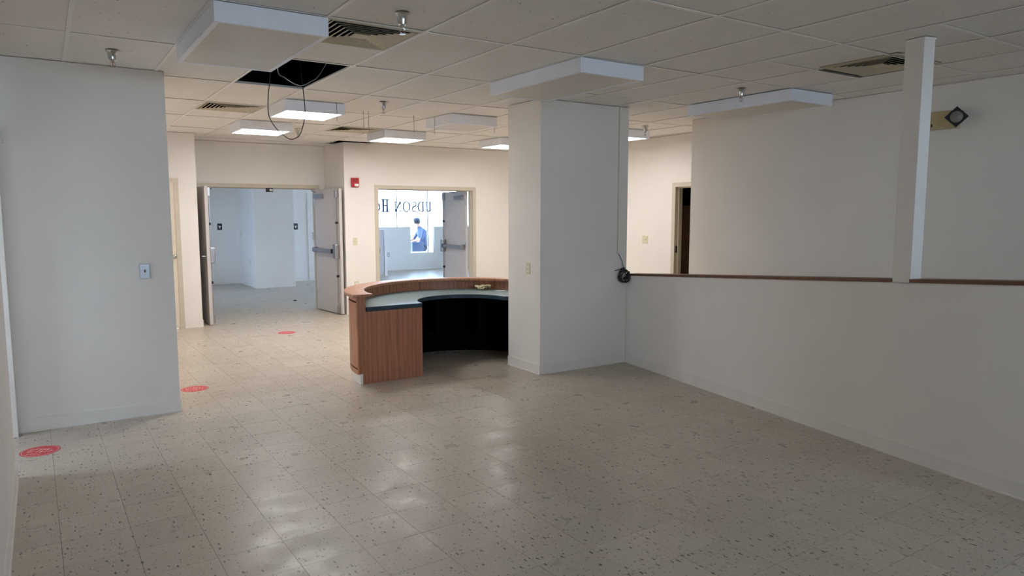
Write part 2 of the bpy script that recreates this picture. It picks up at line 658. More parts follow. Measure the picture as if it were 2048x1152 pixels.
# small dark room behind the far right doorway
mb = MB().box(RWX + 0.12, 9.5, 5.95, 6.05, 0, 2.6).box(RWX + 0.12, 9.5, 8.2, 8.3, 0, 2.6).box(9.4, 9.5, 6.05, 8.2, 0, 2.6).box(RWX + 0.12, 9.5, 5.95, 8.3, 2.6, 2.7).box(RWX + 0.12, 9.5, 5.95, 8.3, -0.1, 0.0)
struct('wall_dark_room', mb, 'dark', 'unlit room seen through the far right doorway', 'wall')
o = MB().box(0, 0.04, 0, 1.9, 0, 1.74).build('partition_panel', 'brown', loc=(8.55, 6.2, 0))
tag(o, 'brown panel standing in the dark doorway behind the pillar', 'panel')

# rear wall with the windows behind the camera
mb = MB().box(LX - WT, 6.70, REAR_Y - 0.12, REAR_Y, 0, RZ0).box(LX - WT, 6.70, REAR_Y - 0.12, REAR_Y, RZ1, CH)
xs = [LX - WT] + [v for w in REAR_WIN for v in w] + [6.70]
for k in range(0, len(xs), 2):
    mb.box(xs[k], xs[k + 1], REAR_Y - 0.12, REAR_Y, RZ0, RZ1)
struct('wall_rear', mb, 'paint', 'wall behind the camera with three windows', 'wall')
for k, (a, b) in enumerate(REAR_WIN):
    w = thing('window_%d' % (k + 2), ['left', 'middle', 'right'][k] + ' one of the three windows behind the camera', 'window', ((a + b) / 2, REAR_Y - 0.06, RZ0), kind='structure')
    h = (b - a) / 2
    wh = RZ1 - RZ0
    MB().box(-h, -h + 0.03, -0.03, 0.03, 0, wh).box(h - 0.03, h, -0.03, 0.03, 0, wh).box(-h, h, -0.03, 0.03, 0, 0.03).box(-h, h, -0.03, 0.03, wh - 0.03, wh).build('window_frame', 'mullion', w)
    box('pane', 'glass', -h + 0.03, h - 0.03, -0.004, 0.004, 0.03, wh - 0.03, w)

# pillar
PX0, PX1, PY0, PY1 = 4.10, 5.25, 5.70, 6.28
struct('wall_pillar', MB().box(PX0, PX1, PY0, PY1, 0, CH), 'paint', 'wide square white pillar between the curved desk and the half wall', 'pillar', bevel=0.004)

# oblique half wall, post and caps (local x runs from the pillar toward the camera side)
hw = thing('wall_half', 'half-height white wall at right with a brown wood cap', 'wall', (5.25, 5.69, 0), kind='structure')
dx, dy = 4.56 - 5.25, 1.63 - 5.69
HL = math.hypot(dx, dy)
hw.rotation_euler = (0, 0, math.atan2(dy, dx))
L1 = 5.6


def cap_z(t):
    # height of the cap's top at distance t along the wall
    return 0.975 + (1.247 - 0.975) * (t - 0.03) / 4.03


def hw_block(mb, t0, t1, y0, y1, drop0, drop1):
    mb.hexa([(t0, y0, drop0(t0)), (t1, y0, drop0(t1)), (t1, y1, drop0(t1)), (t0, y1, drop0(t0))],
            [(t0, y0, drop1(t0)), (t1, y0, drop1(t1)), (t1, y1, drop1(t1)), (t0, y1, drop1(t0))])
    return mb


CT = 0.024
mb = hw_block(MB(), -0.02, L1, 0, 0.115, lambda t: 0, lambda t: cap_z(t) - CT)
mb.build('wall_body', 'paint', hw)
PT0, PT1 = 3.205, 3.338       # post extent along the wall
for t0, t1 in ((0.0, PT0), (PT1, L1)):
    hw_block(MB(), t0, t1, -0.012, 0.13, lambda t: cap_z(t) - CT, cap_z).build('wood_cap', 'capwood', hw, bevel=0.002)
MB().box(0.0, L1, -0.008, 0, 0, 0.10).box(0.0, L1, -0.014, 0, 0, 0.012).build('baseboard', 'base', hw)
po = thing('post', 'tall square white post on the half wall reaching the ceiling', 'post', (0, 0, 0), kind='structure')
po.location = (5.25 + dx / HL * PT0, 5.69 + dy / HL * PT0, 0)
po.rotation_euler = hw.rotation_euler
po.name = 'wall_post'
MB().box(0, PT1 - PT0, 0.0, 0.10, 1.16, CH).build('post_shaft', 'paint', po, bevel=0.003)
MB().box(-0.003, PT1 - PT0 + 0.005, -0.003, 0.105, CH - 0.010, CH).build('top_trim', 'tee', po)

# front room walls
mb = MB().box(0.2, 3.77, 17.1, 17.22, 0, CH).box(0.2, 0.32, 11.95, 14.1, 0, CH).box(0.2, 0.32, 15.1, 17.1, 0, CH).box(0.2, 0.32, 14.1, 15.1, 0, 0.65).box(0.2, 0.32, 14.1, 15.1, 2.55, CH).box(3.77, 4.61, 15.7, 17.22, 0, CH)
mb.box(4.61, 6.2, 16.88, 17.0, 0, CH).box(6.2, 6.32, 16.88, FRONT_Y + 0.15, 0, CH).box(12.5, 12.62, 10.9, 12.25, 0, CH).box(12.5, 12.62, 16.75, FRONT_Y + 0.15, 0, CH).box(12.5, 12.62, 12.25, 16.75, 0, 0.4).box(12.5, 12.62, 12.25, 16.75, 2.6, CH).box(RWX + 0.12, 12.62, 10.85, 10.99, 0, CH)
struct('wall_front_room', mb, 'paint', 'bluish white walls of the front room seen through the left double doors', 'wall')
NL, NR, NB, HT = 8.82, 9.59, 0.455, 1.222
mb = MB().box(6.32, NL, FRONT_Y, FRONT_Y + 0.13, 0, HT).box(NL, NR, FRONT_Y, FRONT_Y + 0.13, 0, NB).box(NR, 12.5, FRONT_Y, FRONT_Y + 0.13, 0, HT)
mb.box(6.32, 12.5, FRONT_Y, FRONT_Y + 0.16, 2.68, CH)
struct('wall_window_sill', mb, 'paint', 'low lavender-white wall with a notch under the shop windows', 'wall')
struct('ceiling_front_room', MB().box(0.2, 12.62, 11.95, FRONT_Y + 0.16, CH, CH + 0.1).box(RWX + 0.12, 12.62, 10.85, 11.95, CH, CH + 0.1), 'paint', 'ceiling of the front room beyond the double doors', 'ceiling')

cw = thing('window_5', 'side shop window of the front room, out of view to the right', 'window', (12.56, 14.5, 0.4), kind='structure')
for yy in (-2.22, -0.75, 0.75, 2.22):
    box('mullion', 'mullion', -0.03, 0.03, yy - 0.03, yy + 0.03, 0, 2.2, cw)
for ya, yb in ((-2.19, -0.78), (-0.72, 0.72), (0.78, 2.19)):
    box('pane', 'shopglass', -0.004, 0.004, ya, yb, 0.0, 2.2, cw)

cw = thing('window_6', 'added side window brightening the front room, out of view to the left', 'window', (0.26, 14.6, 0.65), kind='structure')  # unseen window, added to light the left part of the front room
for yy in (-0.47, 0, 0.47):
    box('mullion', 'mullion', -0.03, 0.03, yy - 0.03, yy + 0.03, 0, 1.9, cw)
for ya, yb in ((-0.44, -0.03), (0.03, 0.44)):
    box('pane', 'shopglass', -0.004, 0.004, ya, yb, 0.0, 1.9, cw)

# baseboards
def baseboard(name, mb, label):
    return struct(name, mb, 'base', label, 'baseboard')


baseboard('baseboard_left', MB().box(LX, LX + 0.007, REAR_Y, 5.2, 0, 0.10).box(LX, LX + 0.013, REAR_Y, 5.2, 0, 0.011), 'white cove base along the left wall')
baseboard('baseboard_partition', MB().box(LX, 0.869, 6.263, 6.27, 0, 0.10).box(LX, 0.874, 6.257, 6.27, 0, 0.011), 'white cove base along the bluish partition wall')
baseboard('baseboard_pillar', MB().box(PX0 - 0.007, PX1, PY0 - 0.007, PY0, 0, 0.10).box(PX0 - 0.013, PX1, PY0 - 0.013, PY0, 0, 0.011)
          .box(PX0 - 0.007, PX0, PY0, PY1, 0, 0.10).box(PX0 - 0.013, PX0, PY0, PY1, 0, 0.011), 'white cove base around the pillar')
baseboard('baseboard_closet', MB().box(1.605, 1.842, SY - 0.007, SY, 0, 0.10).box(1.605, 1.848, SY - 0.012, SY, 0, 0.011), 'white cove base beside the closet door')
baseboard('baseboard_back', MB().box(3.99, 4.51, D2Y - 0.007, D2Y, 0, 0.10).box(6.41, RWX, D2Y - 0.007, D2Y, 0, 0.10), 'cream cove base along the back wall')
baseboard('baseboard_front_room', MB().box(0.32, 3.77, 17.09, 17.1, 0, 0.09).box(3.763, 3.77, 15.7, 17.09, 0, 0.09).box(3.763, 4.617, 15.693, 15.7, 0, 0.09).box(4.61, 6.2, 16.87, 16.88, 0, 0.09),
          'white base along the front room walls beyond the left double doors')

# ------------------------------------------------------------------ ceiling: tees and panels
GX, GY, GW, GL = 1.417, 4.033, 0.6096, 1.2192
XK = list(range(-3, 11))
YK = list(range(-6, 8))
ceil = struct('ceiling', MB().box(-0.5, RWX + 0.2, REAR_Y - 0.15, 12.0, CH + 0.55, CH + 0.65), 'dark',
              'suspended ceiling of speckled panels in a white metal grid', 'ceiling')
mb = MB().box(-0.5, -0.45, REAR_Y - 0.15, 12.0, CH + 0.001, CH + 0.55).box(RWX + 0.15, RWX + 0.2, REAR_Y - 0.15, 12.0, CH + 0.001, CH + 0.55)
mb.box(-0.5, RWX + 0.2, REAR_Y - 0.15, REAR_Y - 0.1, CH + 0.001, CH + 0.55).box(-0.5, RWX + 0.2, 11.95, 12.0, CH + 0.101, CH + 0.55)
mb.build('plenum_side', 'dark', ceil)

fixtures = {}    # (kx, y0) -> kind
FIX4 = [(-1, 0), (3, 0), (None, None)]
X = lambda k: GX + GW * k
Y = lambda k: GY + GL * k
# rectangles without a panel: (x0, x1, y0, y1)
F_NEAR_L = (X(-1), X(0), Y(0), Y(1))
F_MID = (X(3), X(4), Y(0), Y(1))
F_RIGHT = (X(7) - 0.07, X(8) - 0.07, Y(0) - 0.04, Y(1) - 0.04)
H2 = GL / 2
LIT = [(X(1), X(2), Y(2) + H2, Y(3)), (X(1), X(2), Y(4), Y(4) + H2), (X(4), X(5), Y(4), Y(4) + H2), (X(7), X(8), Y(4), Y(4) + H2), (X(7), X(9), Y(2) + H2, Y(3))]
UNLIT = [(X(4), X(5), Y(2) + H2, Y(3))]
VENTS = [(X(0), X(1), Y(0), Y(0) + H2), (X(0), X(1), Y(3), Y(3) + H2), (X(3), X(4), Y(4), Y(4) + H2), (X(6) - 0.065, X(7) - 0.065, Y(-1) - 0.08, Y(-1) + H2 - 0.08)]
HOLE = (X(0), X(1), Y(1), Y(2))
SLOT = (3.855, 4.465, 10.74, 10.86)
SLOT2 = (3.855, 4.02, 10.86, 11.347)


def over(a, b):
    return a[0] < b[1] - 0.02 and b[0] < a[1] - 0.02 and a[2] < b[3] - 0.02 and b[2] < a[3] - 0.02


XMIN, XMAX, YMIN, YMAX = LX - WT, RWX + 0.12, REAR_Y - 0.1, 11.95
skip_all = VENTS + [HOLE]
halfs = [v for v in VENTS] + LIT + UNLIT
cache = {}


def panel(x0, x1, y0, y1, z=None):
    x0, x1, y0, y1 = max(x0, XMIN), min(x1, XMAX), max(y0, YMIN), min(y1, YMAX)
    if x1 - x0 < 0.03 or y1 - y0 < 0.03:
        return
    key = (round(x1 - x0, 3), round(y1 - y0, 3))
    z = CH + 0.005 if z is None else z
    if key not in cache:
        w, l = key[0] / 2 - 0.006, key[1] / 2 - 0.006
        o = MB().box(-w, w, -l, l, 0, 0.016).build('ceiling_panel', 'panel', ceil)
        cache[key] = o.data
    else:
        o = bpy.data.objects.new('ceiling_panel', cache[key])
        COL.objects.link(o)
        o.parent = ceil
    o.location = ((x0 + x1) / 2, (y0 + y1) / 2, z + random.uniform(0, 0.001))
    o.rotation_euler = (random.gauss(0, 0.001), random.gauss(0, 0.001), 0)


tees = {}


def tee(x0, x1, y0, y1):
    x0, x1, y0, y1 = max(x0, XMIN), min(x1, XMAX), max(y0, YMIN), min(y1, YMAX)
    if x1 - x0 < 0.02 or y1 - y0 < 0.02:
        return
    key = (round(x1 - x0, 3), round(y1 - y0, 3))
    if key not in tees:
        w, l = key[0] / 2, key[1] / 2
        o = MB().box(-w, w, -l, l, 0, 0.0022).build('grid_tee', 'tee', ceil)
        tees[key] = o.data
    else:
        o = bpy.data.objects.new('grid_tee', tees[key])
        COL.objects.link(o)
        o.parent = ceil
    o.location = ((x0 + x1) / 2, (y0 + y1) / 2, CH)


TW = 0.0125
for k in XK:
    tee(X(k) - TW, X(k) + TW, YMIN, YMAX)
for i in XK:
    for j in YK:
        r = (X(i), X(i + 1), Y(j), Y(j + 1))
        if r[2] > YMAX:
            continue
        tee(r[0] + TW, r[1] - TW, r[2] - TW, r[2] + TW)
        cuts = [r]
        if any(over(r, h) for h in halfs):
            mid = Y(j) + H2
            cuts = [(r[0], r[1], r[2], mid), (r[0], r[1], mid, r[3])]
            tee(r[0] + TW, r[1] - TW, mid - TW, mid + TW)
        for c in cuts:
            if over(c, HOLE) or any(over(c, v) and (min(c[1], v[1]) - max(c[0], v[0])) * (min(c[3], v[3]) - max(c[2], v[2])) > 0.2 for v in VENTS):
                continue
            if over(c, SLOT) and c[2] < SLOT[2]:
                panel(c[0], c[1], c[2], SLOT[2])
                continue
            panel(*c)

# ------------------------------------------------------------------ light fixtures
def fixture(label, rect, lit, depth=0.104, group=None, gap=0.004):
    x0, x1, y0, y1 = rect
    t = thing('ceiling_light', label, 'light', ((x0 + x1) / 2, (y0 + y1) / 2, CH - gap), group=group)
    w, l = (x1 - x0) / 2, (y1 - y0) / 2
    hs = MB().box(-w, w, -l, -l + 0.012, -depth, 0).box(-w, w, l - 0.012, l, -depth, 0)
    hs.box(-w, -w + 0.012, -l + 0.012, l - 0.012, -depth, 0).box(w - 0.012, w, -l + 0.012, l - 0.012, -depth, 0)
    hs.box(-w + 0.012, w - 0.012, -l + 0.012, l - 0.012, -0.012, 0)
    hs.build('housing', 'fixture', t)
    i = 0.028
    fr = MB().box(-w + 0.012, w - 0.012, -l + 0.012, -l + i, -depth, -depth + 0.012).box(-w + 0.012, w - 0.012, l - i, l - 0.012, -depth, -depth + 0.012)
    fr.box(-w + 0.012, -w + i, -l + i, l - i, -depth, -depth + 0.012).box(w - i, w - 0.012, -l + i, l - i, -depth, -depth + 0.012)
    fr.build('lens_frame', 'fixture', t)
    box('lens', lit or 'lens_off', -w + i, w - i, -l + i, l - i, -depth + 0.003, -depth + 0.011, t)
    return t


G = 'boxy fluorescent ceiling lights'
f1 = fixture('large unlit box ceiling light at the upper left, beside the black ceiling gap', F_NEAR_L, False, group=G)
box('lens_clip', 'fixture', -0.315, -0.303, -0.2, 0.5, -0.110, -0.09, f1)
fixture('large unlit box ceiling light in front of the pillar', F_MID, False, group=G)
fixture('large unlit box ceiling light above the right wall', F_RIGHT, False, group=G)
fixture('lit square ceiling light behind the hanging cable loop', LIT[0], 'lit', group=G)
fixture('lit square ceiling light farthest left, above the left double doors', LIT[1], 'lit', group=G)
fixture('lit square ceiling light in front of the red fire alarm wall', LIT[2], 'lit', group=G)
fixture('lit square ceiling light half hidden by the pillar on its left', LIT[3], 'lit', group=G)
fixture('lit ceiling light just right of the pillar top', LIT[4], 'lit_dim', group=G)
fixture('small unlit square ceiling light left of the pillar', UNLIT[0], False, group=G)

# ------------------------------------------------------------------ vents
def vent(label, rect, tilt_rows=6):
    x0, x1, y0, y1 = rect
    t = thing('ceiling_vent', label, 'vent', ((x0 + x1) / 2, (y0 + y1) / 2, CH), group='square ceiling vents')
    w = (x1 - x0) / 2 - 0.008
    ring = MB()

    def sq(mb, r0, z0, r1, z1, th):
        # sloped square ring from half size r0 at z0 to r1 at z1
        for s in range(4):
            a = s * math.pi / 2
            c, sn = math.cos(a), math.sin(a)
            pts = [(-r0, -r0, z0), (r0, -r0, z0), (r1, -r1, z1), (-r1, -r1, z1)]
            q = [(p[0] * c - p[1] * sn, p[0] * sn + p[1] * c, p[2]) for p in pts]
            mb.hexa(q, [(p[0], p[1], p[2] + th) for p in q])

    MB().box(-w, w, -w, -w + 0.02, -0.004, 0.002).box(-w, w, w - 0.02, w, -0.004, 0.002).box(-w, -w + 0.02, -w + 0.02, w - 0.02, -0.004, 0.002).box(w - 0.02, w, -w + 0.02, w - 0.02, -0.004, 0.002).build('vent_frame', 'vent', t)
    r = w - 0.028
    k = 0
    while r > 0.075:
        mb = MB()
        sq(mb, r, -0.006, r - 0.024, 0.004, 0.002)
        mb.build('louver', 'vent', t)
        r -= 0.037
    box('centre_plate', 'vent', -0.05, 0.05, -0.05, 0.05, -0.006, 0.0, t)
    mb = MB().box(-w, w, -w, w, 0.11, 0.114).box(-w, -w + 0.004, -w, w, 0.004, 0.11).box(w - 0.004, w, -w, w, 0.004, 0.11).box(-w, w, -w, -w + 0.004, 0.004, 0.11).box(-w, w, w - 0.004, w, 0.004, 0.11)
    mb.build('duct_box', 'dark', t)
    return t


vent('cream square louvred vent beside the large upper left ceiling light', VENTS[0])
vent('cream square louvred vent at left, above the closet door', VENTS[1])
vent('flat brownish square vent beside the lit light by the fire alarm', VENTS[2])
vent('cream square louvred vent above the half wall, beside the post', VENTS[3])

# ------------------------------------------------------------------ sprinklers
def sprinkler(x, y, label, s=1.0):
    t = thing('sprinkler_head', label, 'sprinkler', (x, y, CH), group='chrome sprinkler heads')
    MB().lathe([(0.040, -0.001), (0.041, -0.004), (0.034, -0.012), (0.027, -0.028), (0.025, -0.048), (0.023, -0.062), (0.013, -0.064)], n=20).build('escutcheon', 'chrome', t, smooth=True)
    MB().lathe([(0.012, -0.060), (0.012, -0.076), (0.008, -0.080)], n=12).build('body', 'chrome', t, smooth=True)
    mb = MB()
    for sg in (-1, 1):
        mb.tube([(sg * 0.008, 0, -0.078), (sg * 0.016, 0, -0.088), (sg * 0.015, 0, -0.101), (sg * 0.003, 0, -0.112)], 0.0028, 6)
    mb.build('yoke', 'chrome', t, smooth=True)
    MB().cyl((0, 0, -0.080), (0, 0, -0.110), 0.0022, 8).build('bulb', 'red', t)
    mb = MB().lathe([(0.004, -0.110), (0.018, -0.112), (0.018, -0.1145), (0.003, -0.115)], n=16)
    mb.build('deflector', 'chrome', t)
    return t


SP = [(0.463, 5.654, 'chrome sprinkler head over the bluish partition wall'),
      (1.732, 3.728, 'chrome sprinkler head in front of the upper left vent'),
      (2.919, 6.758, 'chrome sprinkler head above the curved desk, left of the small unlit light'),
      (2.882, 9.491, 'chrome sprinkler head beside the hanging cable loop'),
      (5.280, 4.277, 'chrome sprinkler head in front of the right box light'),
      (6.527, 6.779, 'chrome sprinkler head just right of the pillar')]
s0 = None
for x, y, lab in SP:
    if s0 is None:
        s0 = sprinkler(x, y, lab)
        s0.rotation_euler = (0, 0, R(-30))
    else:
        dup(s0, (x, y, CH), R(random.uniform(-60, 20)), lab)

# ------------------------------------------------------------------ hanging wires and cable loop
def smooth_pts(pts, n=6):
    out = []
    P = [Vector(p) for p in pts]
    for i in range(len(P) - 1):
        p0, p1, p2, p3 = P[max(i - 1, 0)], P[i], P[i + 1], P[min(i + 2, len(P) - 1)]
        for k in range(n):
            t = k / n
            out.append(0.5 * ((2 * p1) + (-p0 + p2) * t + (2 * p0 - 5 * p1 + 4 * p2 - p3) * t * t + (-p0 + 3 * p1 - 3 * p2 + p3) * t ** 3))
    out.append(P[-1])
    return out


o = MB().tube(smooth_pts([(1.60, 5.95, CH + 0.3), (1.585, 5.9, 2.73), (1.563, 5.9, 2.55), (1.563, 5.9, 2.40), (1.62, 5.9, 2.30), (1.70, 5.9, 2.235), (1.75, 5.9, 2.226), (1.81, 5.9, 2.27), (1.85, 5.9, 2.40), (1.855, 5.9, 2.50), (1.845, 5.92, 2.70), (1.85, 6.0, CH + 0.2)]), 0.0035, 8).build('cable_loop', 'cable', smooth=True)
tag(o, 'long black cable loop hanging from the black ceiling gap', 'cable')
o = MB().tube(smooth_pts([(1.55, 5.5, CH + 0.25), (1.645, 5.9, 2.765), (1.70, 5.9, 2.71), (1.778, 5.9, 2.668), (1.84, 5.9, 2.662), (1.91, 5.9, 2.70), (1.99, 5.9, 2.77), (2.1, 5.7, CH + 0.3)]), 0.0035, 8).build('ceiling_wire', 'steel', smooth=True)
tag(o, 'short grey wire sagging across the black ceiling gap', 'wire')
for k, (x, y, l, lab) in enumerate([(2.976, 7.435, 0.19, 'left one of the two thin wires hanging close together near the unlit square light'),
                                    (3.036, 7.441, 0.19, 'right one of the two thin wires hanging close together, with a bent end'),
                                    (3.605, 7.492, 0.19, 'thin wire hanging just left of the small unlit square light'),
                                    (3.845, 7.45, 0.20, 'thin wire hanging in front of the small unlit square light'),
                                    (4.475, 7.15, 0.18, 'thin wire hanging at the right end of the small unlit light'),
                                    (2.54, 7.05, 0.18, 'thin wire hanging in front of the lit light by the cable loop')]):
    pts = [(x, y, CH), (x + 0.002, y, CH - l * 0.5), (x, y, CH - l)]
    if k == 1:
        pts += [(x + 0.012, y, CH - l - 0.015), (x, y, CH - l - 0.03)]
    tag(MB().tube(pts, 0.002, 6).build('hanging_wire', 'cable'), lab, 'wire', 'thin ceiling hanger wires')

# ------------------------------------------------------------------ doors
def leaf(door, hinge, rotz, width, side, height=1.995, m='doorgrey', closer=True, bar=True):
    """local x from hinge to free edge; hardware on local side (+1/-1) of y"""
    T = 0.0225
    o = MB().box(0, width, -T, T, 0.012, 0.012 + height).build('leaf', m, door, bevel=0.002)
    o.location = (hinge[0] - door.location.x, hinge[1] - door.location.y, 0)
    o.rotation_euler = (0, 0, rotz)
    s = side

    def b(x0, x1, d0, d1, z0, z1, mb):
        mb.box(x0, x1, min(s * (T + d0), s * (T + d1)), max(s * (T + d0), s * (T + d1)), z0, z1)
        return mb
    if bar:
        b(0.03, width - 0.15, 0.045, 0.085, 0.985, 1.045, MB()).build('panic_bar', 'grey_metal', o, bevel=0.006)
        b(0.02, 0.07, 0, 0.06, 0.97, 1.06, MB()).build('hinge_case', 'steel', o, bevel=0.005)
        b(width - 0.13, width - 0.035, 0, 0.075, 0.90, 1.13, MB()).build('latch_case', 'steel', o, bevel=0.015)
        b(width - 0.16, width - 0.13, 0.04, 0.09, 0.98, 1.05, MB()).build('bar_end', 'black', o)
        for z0, z1 in ((0.14, 0.90), (1.13, 1.88)):
            MB().cyl((width - 0.075, s * (T + 0.022), z0), (width - 0.075, s * (T + 0.022), z1), 0.007, 10).build('rod', 'steel', o)
        b(width - 0.1, width - 0.045, 0, 0.04, 0.03, 0.14, MB()).build('bottom_latch', 'steel', o, bevel=0.008)
        b(width - 0.1, width - 0.045, 0, 0.04, 1.86, 1.985, MB()).build('top_latch', 'steel', o, bevel=0.008)
        for z in (0.6, 1.45):
            b(width - 0.09, width - 0.06, 0, 0.035, z, z + 0.035, MB()).build('rod_guide', 'black', o)
        # pull on the other face
        sz = -s
        MB().box(width - 0.115, width - 0.045, min(sz * T, sz * (T + 0.004)), max(sz * T, sz * (T + 0.004)), 0.93, 1.12).build('pull_plate', 'steel', o)
        MB().tube([(width - 0.08, sz * T, 1.0), (width - 0.08, sz * (T + 0.05), 1.0), (width - 0.17, sz * (T + 0.05), 1.0)], 0.009, 10).build('lever', 'steel', o, smooth=True)
    for z in (0.2, 1.0, 1.75):
        MB().cyl((-0.004, s * T, z), (-0.004, s * T, z + 0.11), 0.008, 10).build('hinge', 'steel', o)
    if closer:
        b(0.06, 0.34, 0, 0.055, 1.86, 1.93, MB()).build('closer', 'grey_metal', o, bevel=0.004)
        MB().tube([(0.12, s * (T + 0.04), 1.955), (0.24, s * (T + 0.16), 1.985), (0.02, s * (T + 0.05), 2.0)], 0.007, 8).build('closer_arm', 'steel', o)
    return o


def frame_y(door, x0, x1, top, y0, y1, w=0.055, lip=0.012):
    """door frame around an opening in a y = const wall, local to door"""
    ox, oy = door.location.x, door.location.y
    mb = MB()
    x0, x1, top = x0 + 0.006, x1 - 0.006, top - 0.006
    w += 0.006
    ya, yb = y0 - lip - oy, y1 + lip - oy
    mb.box(x0 - w - ox, x0 - ox, ya, yb, 0, top + w).box(x1 - ox, x1 + w - ox, ya, yb, 0, top + w).box(x0 - ox, x1 - ox, ya, yb, top, top + w)
    # stop
    m_ = (ya + yb) / 2
    mb.box(x0 - ox, x0 + 0.014 - ox, m_ - 0.02, m_ + 0.03, 0, top).box(x1 - 0.014 - ox, x1 - ox, m_ - 0.02, m_ + 0.03, 0, top).box(x0 + 0.014 - ox, x1 - 0.014 - ox, m_ - 0.02, m_ + 0.03, top - 0.014, top)
    return mb.build('frame', 'frame', door)


d1 = thing('door_1', 'left pair of grey double doors standing open toward the room', 'door', (2.925, D1Y, 0), kind='structure')
frame_y(d1, D1L, D1R, 2.03, D1Y, D1Y + 0.15)
leaf(d1, (D1L - 0.02, D1Y - 0.04), math.atan2(-0.91, -0.02), 0.905, 1)
leaf(d1, (D1R - 0.015, D1Y - 0.04), math.atan2(-0.90, 0.10), 0.905, -1)
d2 = thing('door_2', 'right pair of grey double doors opened into the bright front room', 'door', (5.45, D2Y, 0), kind='structure')
frame_y(d2, D2L, D2R, 2.015, D2Y, D2Y + 0.14)
leaf(d2, (D2R - 0.03, D2Y + 0.175), math.atan2(1, 0.0), 0.87, 1)
leaf(d2, (D2L + 0.01, D2Y + 0.175), math.atan2(1, -0.06), 0.87, -1)
# door stop rail with a small sensor on the first frame
so = thing('door_sensor', 'small black and white sensor under the left door frame head', 'sensor', (3.10, D1Y + 0.03, 2.03))
box('sensor_body', 'black', -0.05, 0.05, -0.035, 0.035, -0.07, 0, so, bevel=0.004)
box('sensor_window', 'white', -0.008, 0.042, -0.041, -0.03, -0.058, -0.022, so, bevel=0.004)

d3 = thing('door_3', 'cream closet door at the edge of the bluish partition', 'door', (1.08, SY, 0), kind='structure')
frame_y(d3, 0.62, 1.545, 2.05, SY, SY + 0.12)
lf = MB().box(-0.445, 0.462, -0.004, 0.041, 0.012, 2.045).build('leaf', 'doorbeige', d3, bevel=0.002)
MB().cyl((0.425, 0.0, 1.02), (0.425, -0.05, 1.02), 0.012).build('knob_stem', 'steel', lf)
kb = MB().lathe([(0.012, 0.0), (0.026, 0.008), (0.031, 0.022), (0.026, 0.036), (0.010, 0.042)], n=18).build('knob', 'chrome', lf, smooth=True)
kb.rotation_euler = (R(90), 0, 0)
kb.location = (0.425, -0.04, 1.02)
MB().box(0.452, 0.460, -0.006, -0.002, 0.98, 1.06).build('latch_plate', 'steel', lf)

d4 = thing('door_4', 'cream frame of the open dark doorway behind the pillar', 'door', (RWX, 6.79, 0), kind='structure')
mb = MB()
for y0, y1 in ((-0.515, -0.452), (0.452, 0.515)):
    mb.box(-0.014, 0.134, y0, y1, 0, 2.055)
mb.box(-0.014, 0.134, -0.452, 0.452, 1.992, 2.055)
mb.box(0.05, 0.08, 0.436, 0.452, 0, 1.992).box(0.05, 0.08, -0.452, 0.436, 1.976, 1.992)
mb.build('frame', 'frame', d4)
box('strike_plate', 'black', 0.012, 0.045, 0.4505, 0.453, 1.05, 1.15, d4)

# ------------------------------------------------------------------ curved reception desk
DC = (3.585, 6.31)
dk = thing('reception_desk', 'semicircular oak reception desk with a grey-green work surface', 'desk', (DC[0], DC[1], 0))
MB().arc(1.126, 1.152, 0.0, 0.10, 180.75, -0.75, 64).build('toe_kick', 'white', dk, smooth=True)
fp = MB().arc(1.125, 1.145, 0.10, 0.835, 180, 0, 64).build('front_panel', 'groove', dk, smooth=True)
for nm, z0, z1 in (('lower_band', 0.095, 0.142), ('main_band', 0.155, 0.782), ('upper_band', 0.797, 0.835)):
    MB().arc(1.145, 1.168, z0, z1, 180, 0, 64).build(nm, 'oak', fp, smooth=True)
MB().arc(1.015, 1.21, 0.835, 0.863, 181.2, -1.2, 72).build('ledge', 'oaktop', dk, smooth=True, bevel=0.004)
for k in range(8):
    a0 = 178.5 - k * 22.25
    MB().arc(1.07, 1.088, 0.735, 0.835, a0, a0 - 22.25 + 0.18, 12).build('inner_panel', 'oak', dk, smooth=True)
ws = MB().arc(0.487, 1.07, 0.733, 0.7365, 180, 0, 64).build('work_surface', 'teal', dk, smooth=True)
MB().arc(0.485, 1.07, 0.695, 0.733, 180, 0, 64).build('surface_edge', 'tealedge', ws, smooth=True)
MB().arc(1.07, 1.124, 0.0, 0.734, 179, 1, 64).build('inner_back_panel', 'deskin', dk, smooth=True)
for s in (-1, 1):
    xs = sorted((s * 1.165, s * (0.495 if s < 0 else 0.545)))
    xg = sorted((s * 1.165, s * 1.085))
    xk = (-1.124, xs[1]) if s < 0 else (xs[0], 1.124)
    mb = MB().box(xs[0], xs[1], -0.014, 0.014, 0.10, 0.694).box(xk[0], xk[1], -0.014, 0.014, 0.0, 0.10).box(xg[0], xg[1], -0.014, 0.014, 0.694, 0.835)
    mb.build('end_panel', 'oak', dk, bevel=0.0015)
    for a in (60,):
        pass
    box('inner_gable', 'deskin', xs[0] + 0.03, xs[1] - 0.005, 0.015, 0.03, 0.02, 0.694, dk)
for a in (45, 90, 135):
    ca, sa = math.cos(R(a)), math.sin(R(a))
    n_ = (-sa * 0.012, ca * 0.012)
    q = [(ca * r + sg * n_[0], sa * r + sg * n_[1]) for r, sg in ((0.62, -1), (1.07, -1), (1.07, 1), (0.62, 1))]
    MB().prism(q, 0.30, 0.694).build('support_bracket', 'deskin', dk)

